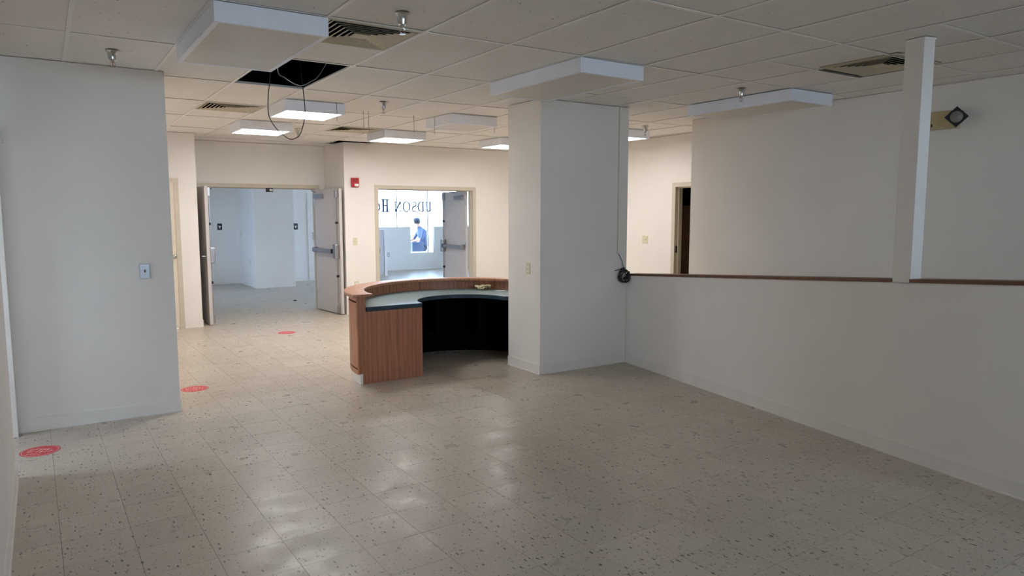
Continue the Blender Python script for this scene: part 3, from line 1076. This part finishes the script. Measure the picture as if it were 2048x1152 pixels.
mb = MB()
random.seed(5)
for k in range(46):
    a = R(random.uniform(20, 165))
    r = random.uniform(0.95, 1.06)
    x, y = DC[0] + r * math.cos(a), DC[1] + r * math.sin(a)
    l, w, h = random.uniform(0.005, 0.018), random.uniform(0.002, 0.006), random.uniform(0.002, 0.012)
    t = random.uniform(0, math.pi)
    c, s_ = math.cos(t), math.sin(t)
    mb.prism([(x + c * u - s_ * v, y + s_ * u + c * v) for u, v in ((-l, -w), (l, -w * 0.4), (l * 0.7, w), (-l * 0.8, w))], 0.0, h)
o = mb.build('floor_debris', 'debris')
tag(o, 'pale scraps of debris on the floor under the curved desk', 'debris', kind='stuff')

# cord bundle and paper on the desk
random.seed(11)
pts = []
for k in range(60):
    t = k / 59
    a = t * 2 * math.pi * 4.3
    rr = 0.045 + 0.02 * math.sin(a * 1.7 + 1)
    pts.append((rr * 1.5 * math.cos(a) + 0.012 * math.sin(5 * a), rr * 0.9 * math.sin(a * 1.13), 0.012 + 0.028 * t + 0.012 * math.sin(a * 2.3) ** 2))
o = MB().tube(smooth_pts(pts, 3), 0.0085, 7).build('cord_bundle', 'rope', smooth=True)
o.location = (4.235, 7.02, 0.7375)
tag(o, 'small heap of cream cord lying on the desk work surface', 'cord')
o = MB().prism([(-0.06, -0.03), (0.05, -0.045), (0.065, 0.03), (-0.045, 0.042)], 0, 0.0015).build('paper_slip', 'paper', loc=(4.335, 6.80, 0.737))
tag(o, 'white slip of paper on the desk beside the pillar', 'paper')

# ------------------------------------------------------------------ cable on the pillar
o = MB().box(-0.003, 0.003, -0.008, 0, 1.19, CH - 0.004).build('cable_raceway', 'vent', loc=(5.112, PY0, 0))
tag(o, 'thin vertical cable strip on the front face of the pillar', 'cable strip')
cc = thing('cable_coil', 'coiled black cable hanging where the pillar meets the half wall', 'cable', (5.17, PY0 - 0.045, 0.95))
random.seed(3)
for k in range(6):
    rx, rz = random.uniform(0.05, 0.075), random.uniform(0.055, 0.078)
    ph = random.uniform(-0.5, 0.5)
    oy = -0.02 + 0.009 * k
    cx_, cz_ = random.uniform(-0.015, 0.03), random.uniform(-0.018, 0.012)
    MB().tube([(cx_ + rx * math.cos(a) * math.cos(ph) - rz * math.sin(a) * math.sin(ph), oy + 0.012 * math.sin(a * 2 + k), cz_ + rx * math.cos(a) * math.sin(ph) + rz * math.sin(a) * math.cos(ph)) for a in [2 * math.pi * q / 26 for q in range(26)]], 0.0052, 7, True).build('coil_loop', 'cable', cc, smooth=True)
MB().tube(smooth_pts([(0.02, 0, 0.05), (0.015, 0.01, 0.09), (-0.03, 0.02, 0.075), (-0.10, 0.03, 0.06)]), 0.004, 7).build('loose_end', 'cable', cc, smooth=True)
MB().tube(smooth_pts([(0.018, 0, 0.07), (0.012, 0.03, 0.12), (0.0, 0.036, 0.17), (-0.045, 0.036, 0.24)]), 0.003, 7).build('lead', 'cable', cc, smooth=True)
MB().tube([(-0.03, -0.03, -0.03), (0.03, -0.032, 0.0), (0.05, -0.03, 0.05)], 0.012, 8).build('plug', 'black', cc, smooth=True)

# ------------------------------------------------------------------ switches, outlets, alarm
def wallplate(label, loc, rotz, kind='switch', m='plate', w=0.035, h=0.058, cat=None):
    """local -y faces the room"""
    t = thing({'switch': 'light_switch', 'outlet': 'wall_outlet', 'double': 'light_switch'}[kind], label, cat or {'switch': 'switch', 'outlet': 'outlet', 'double': 'switch'}[kind], loc, rotz)
    ww = w * (1.65 if kind == 'double' else 1)
    box('cover_plate', m, -ww, ww, -0.006, 0, -h, h, t, bevel=0.0025)
    if kind == 'outlet':
        for z in (-0.022, 0.022):
            so_ = MB().box(-0.016, 0.016, -0.008, -0.005, z - 0.014, z + 0.014).build('socket', 'white', t, bevel=0.002)
            MB().box(-0.008, -0.005, -0.0088, -0.007, z - 0.002, z + 0.008).box(0.005, 0.008, -0.0088, -0.007, z - 0.002, z + 0.008).build('slots', 'black', so_)
    else:
        for x in ((-0.023, 0.023) if kind == 'double' else (0,)):
            tg = MB().box(x - 0.011, x + 0.011, -0.0075, -0.005, -0.020, 0.020).build('toggle_base', 'plate' if m != 'steel' else 'white', t)
            MB().hexa([(x - 0.004, -0.007, -0.008), (x + 0.004, -0.007, -0.008), (x + 0.004, -0.007, 0.006), (x - 0.004, -0.007, 0.006)],
                      [(x - 0.004, -0.018, 0.004), (x + 0.004, -0.018, 0.004), (x + 0.004, -0.018, 0.014), (x - 0.004, -0.018, 0.014)]).build('toggle', 'black' if m == 'steel' else 'white', tg)
    for z in (-h * 0.72, h * 0.72):
        MB().cyl((0, -0.0058, z), (0, -0.0075, z), 0.003, 8).build('screw', 'steel', t)
    return t


wallplate('steel light switch plate on the bluish partition wall', (0.653, 6.27, 1.165), 0, 'switch', 'steel')
wallplate('ivory light switch beside the right double doors, under the alarm', (4.158, D2Y, 1.17), 0, 'switch')
wallplate('ivory outlet low on the back wall just behind the desk end', (4.163, D2Y, 0.47), 0, 'outlet')
wallplate('ivory duplex outlet on the left face of the pillar', (PX0, 5.908, 1.063), R(-90), 'outlet')
wallplate('ivory double switch plate between the pillar and dark doorway', (RWX, 7.85, 1.22), R(-90), 'double')
wallplate('small grey outlet on the low wall under the shop windows', (8.123, FRONT_Y, 0.444), 0, 'outlet', 'steel')
wallplate('pale outlet low on the side of the front room corner block', (3.77, 16.15, 0.55), R(-90), 'outlet')
wallplate('pale switch on the side of the front room corner block', (3.77, 16.9, 1.15), R(-90), 'switch')

al = thing('fire_alarm', 'red fire alarm strobe on the back wall between the two double doors', 'alarm', (4.168, D2Y, 2.104))
box('alarm_body', 'red', -0.063, 0.063, -0.045, 0, -0.073, 0.073, al, bevel=0.008)
box('strobe_lens', 'white', -0.018, 0.05, -0.058, -0.044, -0.062, -0.022, al, bevel=0.005)
for k in range(3):
    box('sounder_slot', 'groove', -0.045, 0.03, -0.0465, -0.0445, 0.015 + k * 0.016, 0.021 + k * 0.016, al)

# emergency light on the right wall
em = thing('emergency_light', 'beige emergency light with a dark lamp head on the right wall', 'light', (6.58, 3.15, 2.42), R(-90))
box('battery_case', 'beigebox', -0.15, 0.13, -0.075, 0, -0.075, 0.075, em, bevel=0.006)
hd = MB().lathe([(0.028, 0.0), (0.05, 0.02), (0.062, 0.05), (0.064, 0.062)], n=24).build('lamp_head', 'black', em, smooth=True)
hd.rotation_euler = (R(90), 0, R(22))
hd.location = (0.135, -0.09, 0.005)
sqh = MB().box(-0.062, 0.062, -0.062, 0.062, 0.045, 0.066).build('lamp_bezel', 'black', hd, bevel=0.003)
sqh.rotation_euler = (0, 0, R(45))
MB().lathe([(0.049, 0.064), (0.042, 0.071), (0.025, 0.078), (0.004, 0.081)], n=24).build('lamp_lens', 'lampdark', hd, smooth=True)
MB().cyl((0.10, -0.04, 0.0), (0.14, -0.085, 0.0), 0.014).build('swivel', 'black', em)
for k in range(3):
    box('indicator_mark', 'groove', -0.115 + k * 0.018, -0.105 + k * 0.018, -0.0765, -0.0745, -0.055, -0.03, em)

# ------------------------------------------------------------------ front room signs and door
def room_sign(x, y, z, label):
    t = thing('room_sign', label, 'sign', (x, y, z))
    box('sign_plate', 'black', -0.05, 0.05, -0.006, 0, -0.072, 0.072, t, bevel=0.003)
    mb = MB()
    mb.add([(-0.034, -0.0075, 0.012), (0.034, -0.0075, 0.012), (0.012, -0.0075, -0.012), (0.010, -0.0075, -0.04), (-0.010, -0.0075, -0.04), (-0.012, -0.0075, -0.012)], [(0, 5, 4, 3, 2, 1)])
    mb.box(-0.03, 0.03, -0.0075, -0.006, 0.03, 0.036)
    mb.build('white_symbol', 'white', t)
    return t


room_sign(3.347, 17.1, 1.31, 'small black sign with white symbol on the far front room wall')
room_sign(5.00, 16.88, 1.30, 'small black sign with white symbol right of the corner block')
fd = thing('door_5', 'white door with a frame at the right end of the front room wall', 'door', (5.62, 16.88, 0), kind='structure')
MB().box(-0.33, -0.27, -0.02, 0, 0, 2.10).box(0.5, 0.56, -0.02, 0, 0, 2.10).box(-0.27, 0.5, -0.02, 0, 2.04, 2.10).build('frame', 'base', fd)
lf5 = MB().box(-0.27, 0.5, -0.012, 0, 0.01, 2.04).build('leaf', 'base', fd)
MB().box(-0.22, -0.16, -0.022, -0.012, 0.98, 1.16).build('lock_plate', 'steel', lf5)
o = MB().lathe([(0.035, 0), (0.03, 0.012), (0.012, 0.018)], n=10).build('door_stop', 'black', loc=(3.83, 13.11, 0))
tag(o, 'small dark door stop on the front room floor', 'door stop')

# low gate in the front room, seen through the right doors
gt = thing('low_gate', 'low grey swing gate panel at the left of the right doorway view', 'gate', (7.19, 17.05, 0))
box('gate_panel', 'doorgrey', -0.75, 0.11, 0, 0.04, 0.05, 1.19, gt, bevel=0.003)
box('gate_post', 'base', 0.12, 0.20, -0.01, 0.06, 0, 1.2, gt, bevel=0.003)
box('gate_latch', 'black', -0.06, -0.01, -0.03, 0, 0.60, 0.70, gt, bevel=0.004)

# ------------------------------------------------------------------ shop window with lettering
sw = thing('window_1', 'large shop window with mirrored lettering seen through the right double doors', 'window', (8.9, FRONT_Y + 0.10, 0), kind='structure')
wx = [6.34, 7.45, 8.44, 9.415, 10.4, 11.4, 12.48]
for k, x in enumerate(wx):
    z0 = NB if NL < x < NR else HT
    box('mullion', 'mullion', x - 0.014 - 8.9, x + 0.014 - 8.9, -0.02, 0.02, z0, 2.68, sw)
MB().box(6.32 - 8.9, 12.5 - 8.9, -0.03, 0.03, 2.63, 2.68).build('head_rail', 'mullion', sw)
for a, b in zip(wx, wx[1:]):
    segs = [(a + 0.02, b - 0.02, HT)]
    if a < NL < b:
        segs = [(a + 0.02, NL, HT), (NL, b - 0.02, NB)]
    if a < NR < b:
        segs = [(a + 0.02, NR, NB), (NR, b - 0.02, HT)]
    for x0, x1, z0 in segs:
        box('pane', 'shopglass', x0 - 8.9, x1 - 8.9, -0.003, 0.003, z0, 2.63, sw)
mb = MB().box(NL - 8.9, NR - 8.9, -0.10, 0.03, NB - 0.0, NB + 0.012)
mb.build('notch_sill', 'base', sw)


STRIP = [0]


def strip(mb, pts, wds, y=-0.0035):
    """flat stroke in the x-z plane; pts (x, z), widths per point"""
    STRIP[0] = (STRIP[0] + 1) % 7
    y -= 0.0004 * STRIP[0]
    n = len(pts)
    lo, hi = [], []
    for i, (x, z) in enumerate(pts):
        a = pts[max(i - 1, 0)]
        b = pts[min(i + 1, n - 1)]
        tx, tz = b[0] - a[0], b[1] - a[1]
        l = math.hypot(tx, tz) or 1
        w = (wds[i] if isinstance(wds, (list, tuple)) else wds) / 2
        lo.append((x - tz / l * w, z + tx / l * w))
        hi.append((x + tz / l * w, z - tx / l * w))
    for i in range(n - 1):
        q = [lo[i], lo[i + 1], hi[i + 1], hi[i]]
        mb.hexa([(p[0], y, p[1]) for p in q], [(p[0], y - 0.002, p[1]) for p in q])


def ell(cx, cz, rx, rz, a0, a1, n=18):
    return [(cx + rx * math.cos(R(a0 + (a1 - a0) * i / n)), cz + rz * math.sin(R(a0 + (a1 - a0) * i / n))) for i in range(n + 1)]


def letter(ch, cx, z0, w, h):
    """serif capital, mirrored as seen from inside the room"""
    mb = MB()
    k, t = h * 0.16, h * 0.09
    L, Rr = -w / 2, w / 2

    def vstem(x, wd, top=True, bot=True):
        strip(mb, [(x, 0), (x, h)], wd)
        if bot:
            strip(mb, [(x - wd * 1.1, t / 2), (x + wd * 1.1, t / 2)], t)
        if top:
            strip(mb, [(x - wd * 1.1, h - t / 2), (x + wd * 1.1, h - t / 2)], t)
    if ch == 'H':
        vstem(L + k, k)
        vstem(Rr - k, k)
        strip(mb, [(L + k, h * 0.52), (Rr - k, h * 0.52)], t)
    elif ch == 'N':
        vstem(L + t, t * 1.2)
        vstem(Rr - t, t * 1.2)
        strip(mb, [(L + t, h), (Rr - t, 0)], k)
    elif ch == 'O':
        pts = ell(0, h / 2, w * 0.44, h * 0.48, 0, 360, 30)
        strip(mb, pts, [t + (k - t) * abs(math.cos(2 * math.pi * i / 30)) for i in range(31)])
    elif ch == 'D':
        vstem(L + k, k)
        pts = [(L + k, h - t / 2)] + ell(-w * 0.02, h / 2, w * 0.46, h * 0.48, 90, -90, 18) + [(L + k, t / 2)]
        strip(mb, pts, [t] + [t + (k - t) * math.cos(R(90 - 10 * i)) for i in range(19)] + [t])
    elif ch == 'S':
        pts = ell(0, h * 0.74, w * 0.34, h * 0.235, 25, 250, 14) + ell(0, h * 0.26, w * 0.38, h * 0.24, 70, -155, 14)
        strip(mb, pts, [t + (k * 0.95 - t) * (1 - abs(i - 14.5) / 14.5) for i in range(30)])
    elif ch == 'U':
        vstem(L + k, k, True, False)
        strip(mb, [(Rr - t, h * 0.3), (Rr - t, h)], t * 1.2)
        strip(mb, [(Rr - t - k, h - t / 2), (Rr - t + k, h - t / 2)], t)
        strip(mb, ell((L + k + Rr - t) / 2, h * 0.3, (Rr - t - L - k) / 2, h * 0.28, 180, 360, 16), [k - (k - t) * i / 16 for i in range(17)])
    mb.v = [(-x, y, z) for x, y, z in mb.v]
    o = mb.build('letter', 'ink', sw)
    o.location = (cx - 8.9, 0, z0)
    return o


FS = (FRONT_Y + 0.10) / FRONT_Y
for ch, cx, z0, w, h in (('O', 7.80, 1.645, 0.19, 0.27), ('H', 8.05, 1.64, 0.235, 0.37), ('N', 8.435, 1.655, 0.21, 0.285), ('O', 8.70, 1.655, 0.235, 0.285),
                         ('S', 8.945, 1.655, 0.17, 0.285), ('D', 9.16, 1.655, 0.215, 0.285), ('U', 9.40, 1.655, 0.19, 0.285)):
    letter(ch, cx * FS, z0, w, h)
mb = MB()
random.seed(2)
for row, (z, x0, x1, s_) in enumerate(((2.035, 9.64, 9.93, 0.045), (1.985, 9.66, 9.98, 0.03))):
    x = x0
    while x < x1:
        w = random.uniform(0.012, 0.026)
        strip(mb, [(x - 8.9, z - s_ / 2), (x - 8.9, z + s_ / 2)], 0.009)
        if random.random() < 0.8:
            zz = z + random.choice((-s_ / 2, 0, s_ / 2)) * 0.9
            strip(mb, [(x - 8.9, zz), (x + w - 8.9, zz)], 0.008)
        x += w + 0.012
mb.build('small_print', 'purple', sw)

# ------------------------------------------------------------------ bench, case and person outside the window
bn = thing('bench', 'pale bench outside the notch of the shop window', 'bench', (9.6, 19.5, -0.16))
box('seat', 'bench', -0.95, 0.75, -0.26, 0.26, 0.58, 0.63, bn, bevel=0.006)
for x in (-0.85, 0.65):
    box('leg', 'bench', x - 0.04, x + 0.04, -0.24, 0.24, 0, 0.58, bn, bevel=0.004)
cs = thing('carry_case', 'blue-grey case on the bench in front of the seated person', 'case', (9.34, 19.31, 0.47))
box('case_body', 'box', -0.19, 0.19, -0.07, 0.07, 0, 0.28, cs, bevel=0.012)
box('case_seam', 'groove', -0.192, 0.192, -0.072, 0.072, 0.135, 0.142, cs)
MB().tube(smooth_pts([(-0.07, 0, 0.275), (-0.06, 0, 0.31), (0.06, 0, 0.31), (0.07, 0, 0.275)], 4), 0.009, 8).build('handle', 'black', cs, smooth=True)


def person():
    t = thing('person', 'person in a blue-grey shirt and cap sitting bent forward outside the shop window', 'person', (9.66, 19.50, -0.16))
    # joints: x forward is negative (facing -x); z above the pavement
    J = {}
    V, E, Rad = [], [], []

    def j(name, co, r, parent=None):
        J[name] = len(V)
        V.append(co)
        Rad.append(r if isinstance(r, tuple) else (r, r))
        if parent:
            E.append((J[parent], J[name]))
    j('pelvis', (0.02, 0, 0.74), (0.15, 0.13))
    j('waist', (0.02, 0, 0.90), (0.165, 0.14), 'pelvis')
    j('chest', (-0.02, 0, 1.10), (0.185, 0.16), 'waist')
    j('upper', (-0.09, 0, 1.25), (0.13, 0.12), 'chest')
    j('neck', (-0.16, 0, 1.35), 0.056, 'upper')
    j('skull_base', (-0.20, 0, 1.42), 0.06, 'neck')
    j('head', (-0.235, 0, 1.50), (0.088, 0.082), 'skull_base')
    j('crown', (-0.235, 0, 1.575), (0.07, 0.066), 'head')
    for s, n in ((-1, 'r'), (1, 'l')):
        j('sh' + n, (-0.08, s * 0.17, 1.24), 0.068, 'upper')
        j('el' + n, (-0.20, s * 0.25, 1.00), 0.048, 'sh' + n)
        j('wr' + n, (-0.40, s * 0.17, 0.93), 0.032, 'el' + n)
        j('pa' + n, (-0.47, s * 0.15, 0.915), (0.036, 0.02), 'wr' + n)
        for q, (dy_, ln) in enumerate(((-0.028, 0.07), (-0.010, 0.085), (0.009, 0.08), (0.027, 0.062))):
            j('f%d%s' % (q, n), (-0.50, s * 0.15 + dy_, 0.912), 0.0095, 'pa' + n)
            j('g%d%s' % (q, n), (-0.50 - ln * 0.55, s * 0.15 + dy_ * 1.15, 0.900), 0.0085, 'f%d%s' % (q, n))
            j('h%d%s' % (q, n), (-0.50 - ln * 0.8, s * 0.15 + dy_ * 1.15, 0.872), 0.0075, 'g%d%s' % (q, n))
        j('t0' + n, (-0.455, s * 0.15 - s * 0.045, 0.905), 0.011, 'pa' + n)
        j('t1' + n, (-0.50, s * 0.15 - s * 0.062, 0.885), 0.009, 't0' + n)
        j('hip' + n, (-0.02, s * 0.10, 0.71), 0.10, 'pelvis')
        j('kn' + n, (-0.44, s * 0.13, 0.68), 0.068, 'hip' + n)
        j('ca' + n, (-0.46, s * 0.13, 0.45), 0.058, 'kn' + n)
        j('an' + n, (-0.44, s * 0.13, 0.10), 0.040, 'ca' + n)
        j('to' + n, (-0.60, s * 0.14, 0.045), (0.042, 0.035), 'an' + n)
    me = bpy.data.meshes.new('body_skeleton')
    me.from_pydata(V, E, [])
    ob = bpy.data.objects.new('body_skeleton', me)
    COL.objects.link(ob)
    sk = ob.modifiers.new('skin', 'SKIN')
    sk.use_smooth_shade = True
    lay = me.skin_vertices[0] if me.skin_vertices else None
    if lay is None:
        bpy.context.view_layer.objects.active = ob
        ob.select_set(True)
        bpy.ops.object.mode_set(mode='OBJECT')
        lay = me.skin_vertices[0]
    for i, r in enumerate(Rad):
        lay.data[i].radius = r
        lay.data[i].use_root = (i == 0)
    ss = ob.modifiers.new('sub', 'SUBSURF')
    ss.levels = ss.render_levels = 2
    dg = bpy.context.evaluated_depsgraph_get()
    dg.update()
    nm = bpy.data.meshes.new_from_object(ob.evaluated_get(dg))
    bpy.data.objects.remove(ob)
    nm.name = 'body'
    nm.materials.clear()
    for k in ('shirt', 'skin', 'trousers', 'black'):
        nm.materials.append(M[k])
    for p in nm.polygons:
        c = p.center
        k = 0
        if c.z < 0.12:
            k = 3
        elif c.z < 0.80 and not (c.x < -0.36 and c.z > 0.82):
            k = 2
        elif c.z > 1.365 or (c.x < -0.25 and c.z < 1.06):
            k = 1
        p.material_index = k
        p.use_smooth = True
    b = bpy.data.objects.new('body', nm)
    COL.objects.link(b)
    b.parent = t
    # face, hair, cap
    hx, hz = -0.235, 1.50
    f = MB()
    f.tube([(hx - 0.082, 0, hz + 0.012), (hx - 0.108, 0, hz - 0.018), (hx - 0.085, 0, hz - 0.028)], [0.008, 0.014, 0.008], 8)
    f.build('nose', 'skin', t, smooth=True)
    for s in (-1, 1):
        MB().lathe([(0.004, -0.009), (0.010, -0.004), (0.010, 0.004), (0.004, 0.009)], (hx - 0.078, s * 0.032, hz + 0.014), 10).build('eye', 'hair', t, smooth=True)
        MB().tube([(hx + 0.005, s * 0.082, hz + 0.02), (hx + 0.02, s * 0.09, hz), (hx + 0.005, s * 0.084, hz - 0.025)], 0.011, 8).build('ear', 'skin', t, smooth=True)
    MB().tube([(hx - 0.076, -0.025, hz - 0.045), (hx - 0.086, 0, hz - 0.046), (hx - 0.076, 0.025, hz - 0.045)], 0.005, 6).build('mouth', 'red', t, smooth=True)
    h = MB().lathe([(0.092, -0.055), (0.098, 0.0), (0.094, 0.045), (0.07, 0.085), (0.03, 0.105), (0.004, 0.108)], (hx + 0.018, 0, hz + 0.01), 20)
    h.build('hair', 'hair', t, smooth=True)
    cp = MB().lathe([(0.103, 0.0), (0.103, 0.035), (0.09, 0.075), (0.055, 0.1), (0.004, 0.108)], (hx + 0.006, 0, hz + 0.035), 22).build('cap', 'cap', t, smooth=True)
    q = [(hx - 0.085 - 0.085 * math.cos(a), 0.085 * math.sin(a)) for a in [R(-80 + 16 * i) for i in range(11)]]
    MB().prism(q, hz + 0.036, hz + 0.044).build('brim', 'cap', cp)
    return t


person()

# ------------------------------------------------------------------ floor stickers
def sticker(x, y, rot, label):
    t = thing('floor_sticker', label, 'sticker', (x, y, 0), rot, 'red round floor stickers')
    MB().lathe([(0.12, 0.0), (0.12, 0.0008), (0.001, 0.0009)], n=40, close=False).build('disc', 'sticker', t)
    mb = MB()
    mb.arc(0.106, 0.111, 0.0009, 0.0014, 0, 360, 48)
    z0, z1 = 0.0009, 0.0014
    # rows of worn block print and a square pictogram
    for y0, xs in ((0.050, (-0.045, -0.02, 0.005, 0.03)), (-0.062, (-0.05, -0.025, 0.0, 0.025))):
        for x0 in xs:
            mb.box(x0, x0 + 0.016, y0, y0 + 0.005, z0, z1).box(x0, x0 + 0.005, y0 - 0.014, y0, z0, z1).box(x0, x0 + 0.016, y0 - 0.018, y0 - 0.014, z0, z1)
    mb.box(-0.075, -0.068, -0.03, 0.03, z0, z1)
    for k in range(3):
        mb.box(-0.068, -0.035, -0.03 + k * 0.027, -0.024 + k * 0.027, z0, z1)
    mb.box(-0.015, 0.045, 0.022, 0.03, z0, z1).box(-0.015, -0.008, -0.03, 0.022, z0, z1).box(0.038, 0.045, -0.03, 0.022, z0, z1).box(0.005, 0.025, -0.03, 0.0, z0, z1)
    mb.box(0.062, 0.068, -0.03, 0.03, z0, z1).box(0.068, 0.085, 0.0, 0.006, z0, z1)
    mb.build('print', 'sticker_print', t)
    return t


s1 = sticker(-0.105, 5.72, R(-30), 'red round floor sticker nearest the camera, by the left wall opening')
dup(s1, (1.09, 7.00, 0), R(-20), 'red round floor sticker at the right end of the bluish partition')
dup(s1, (2.69, 9.65, 0), R(-35), 'red round floor sticker in front of the left double doors')
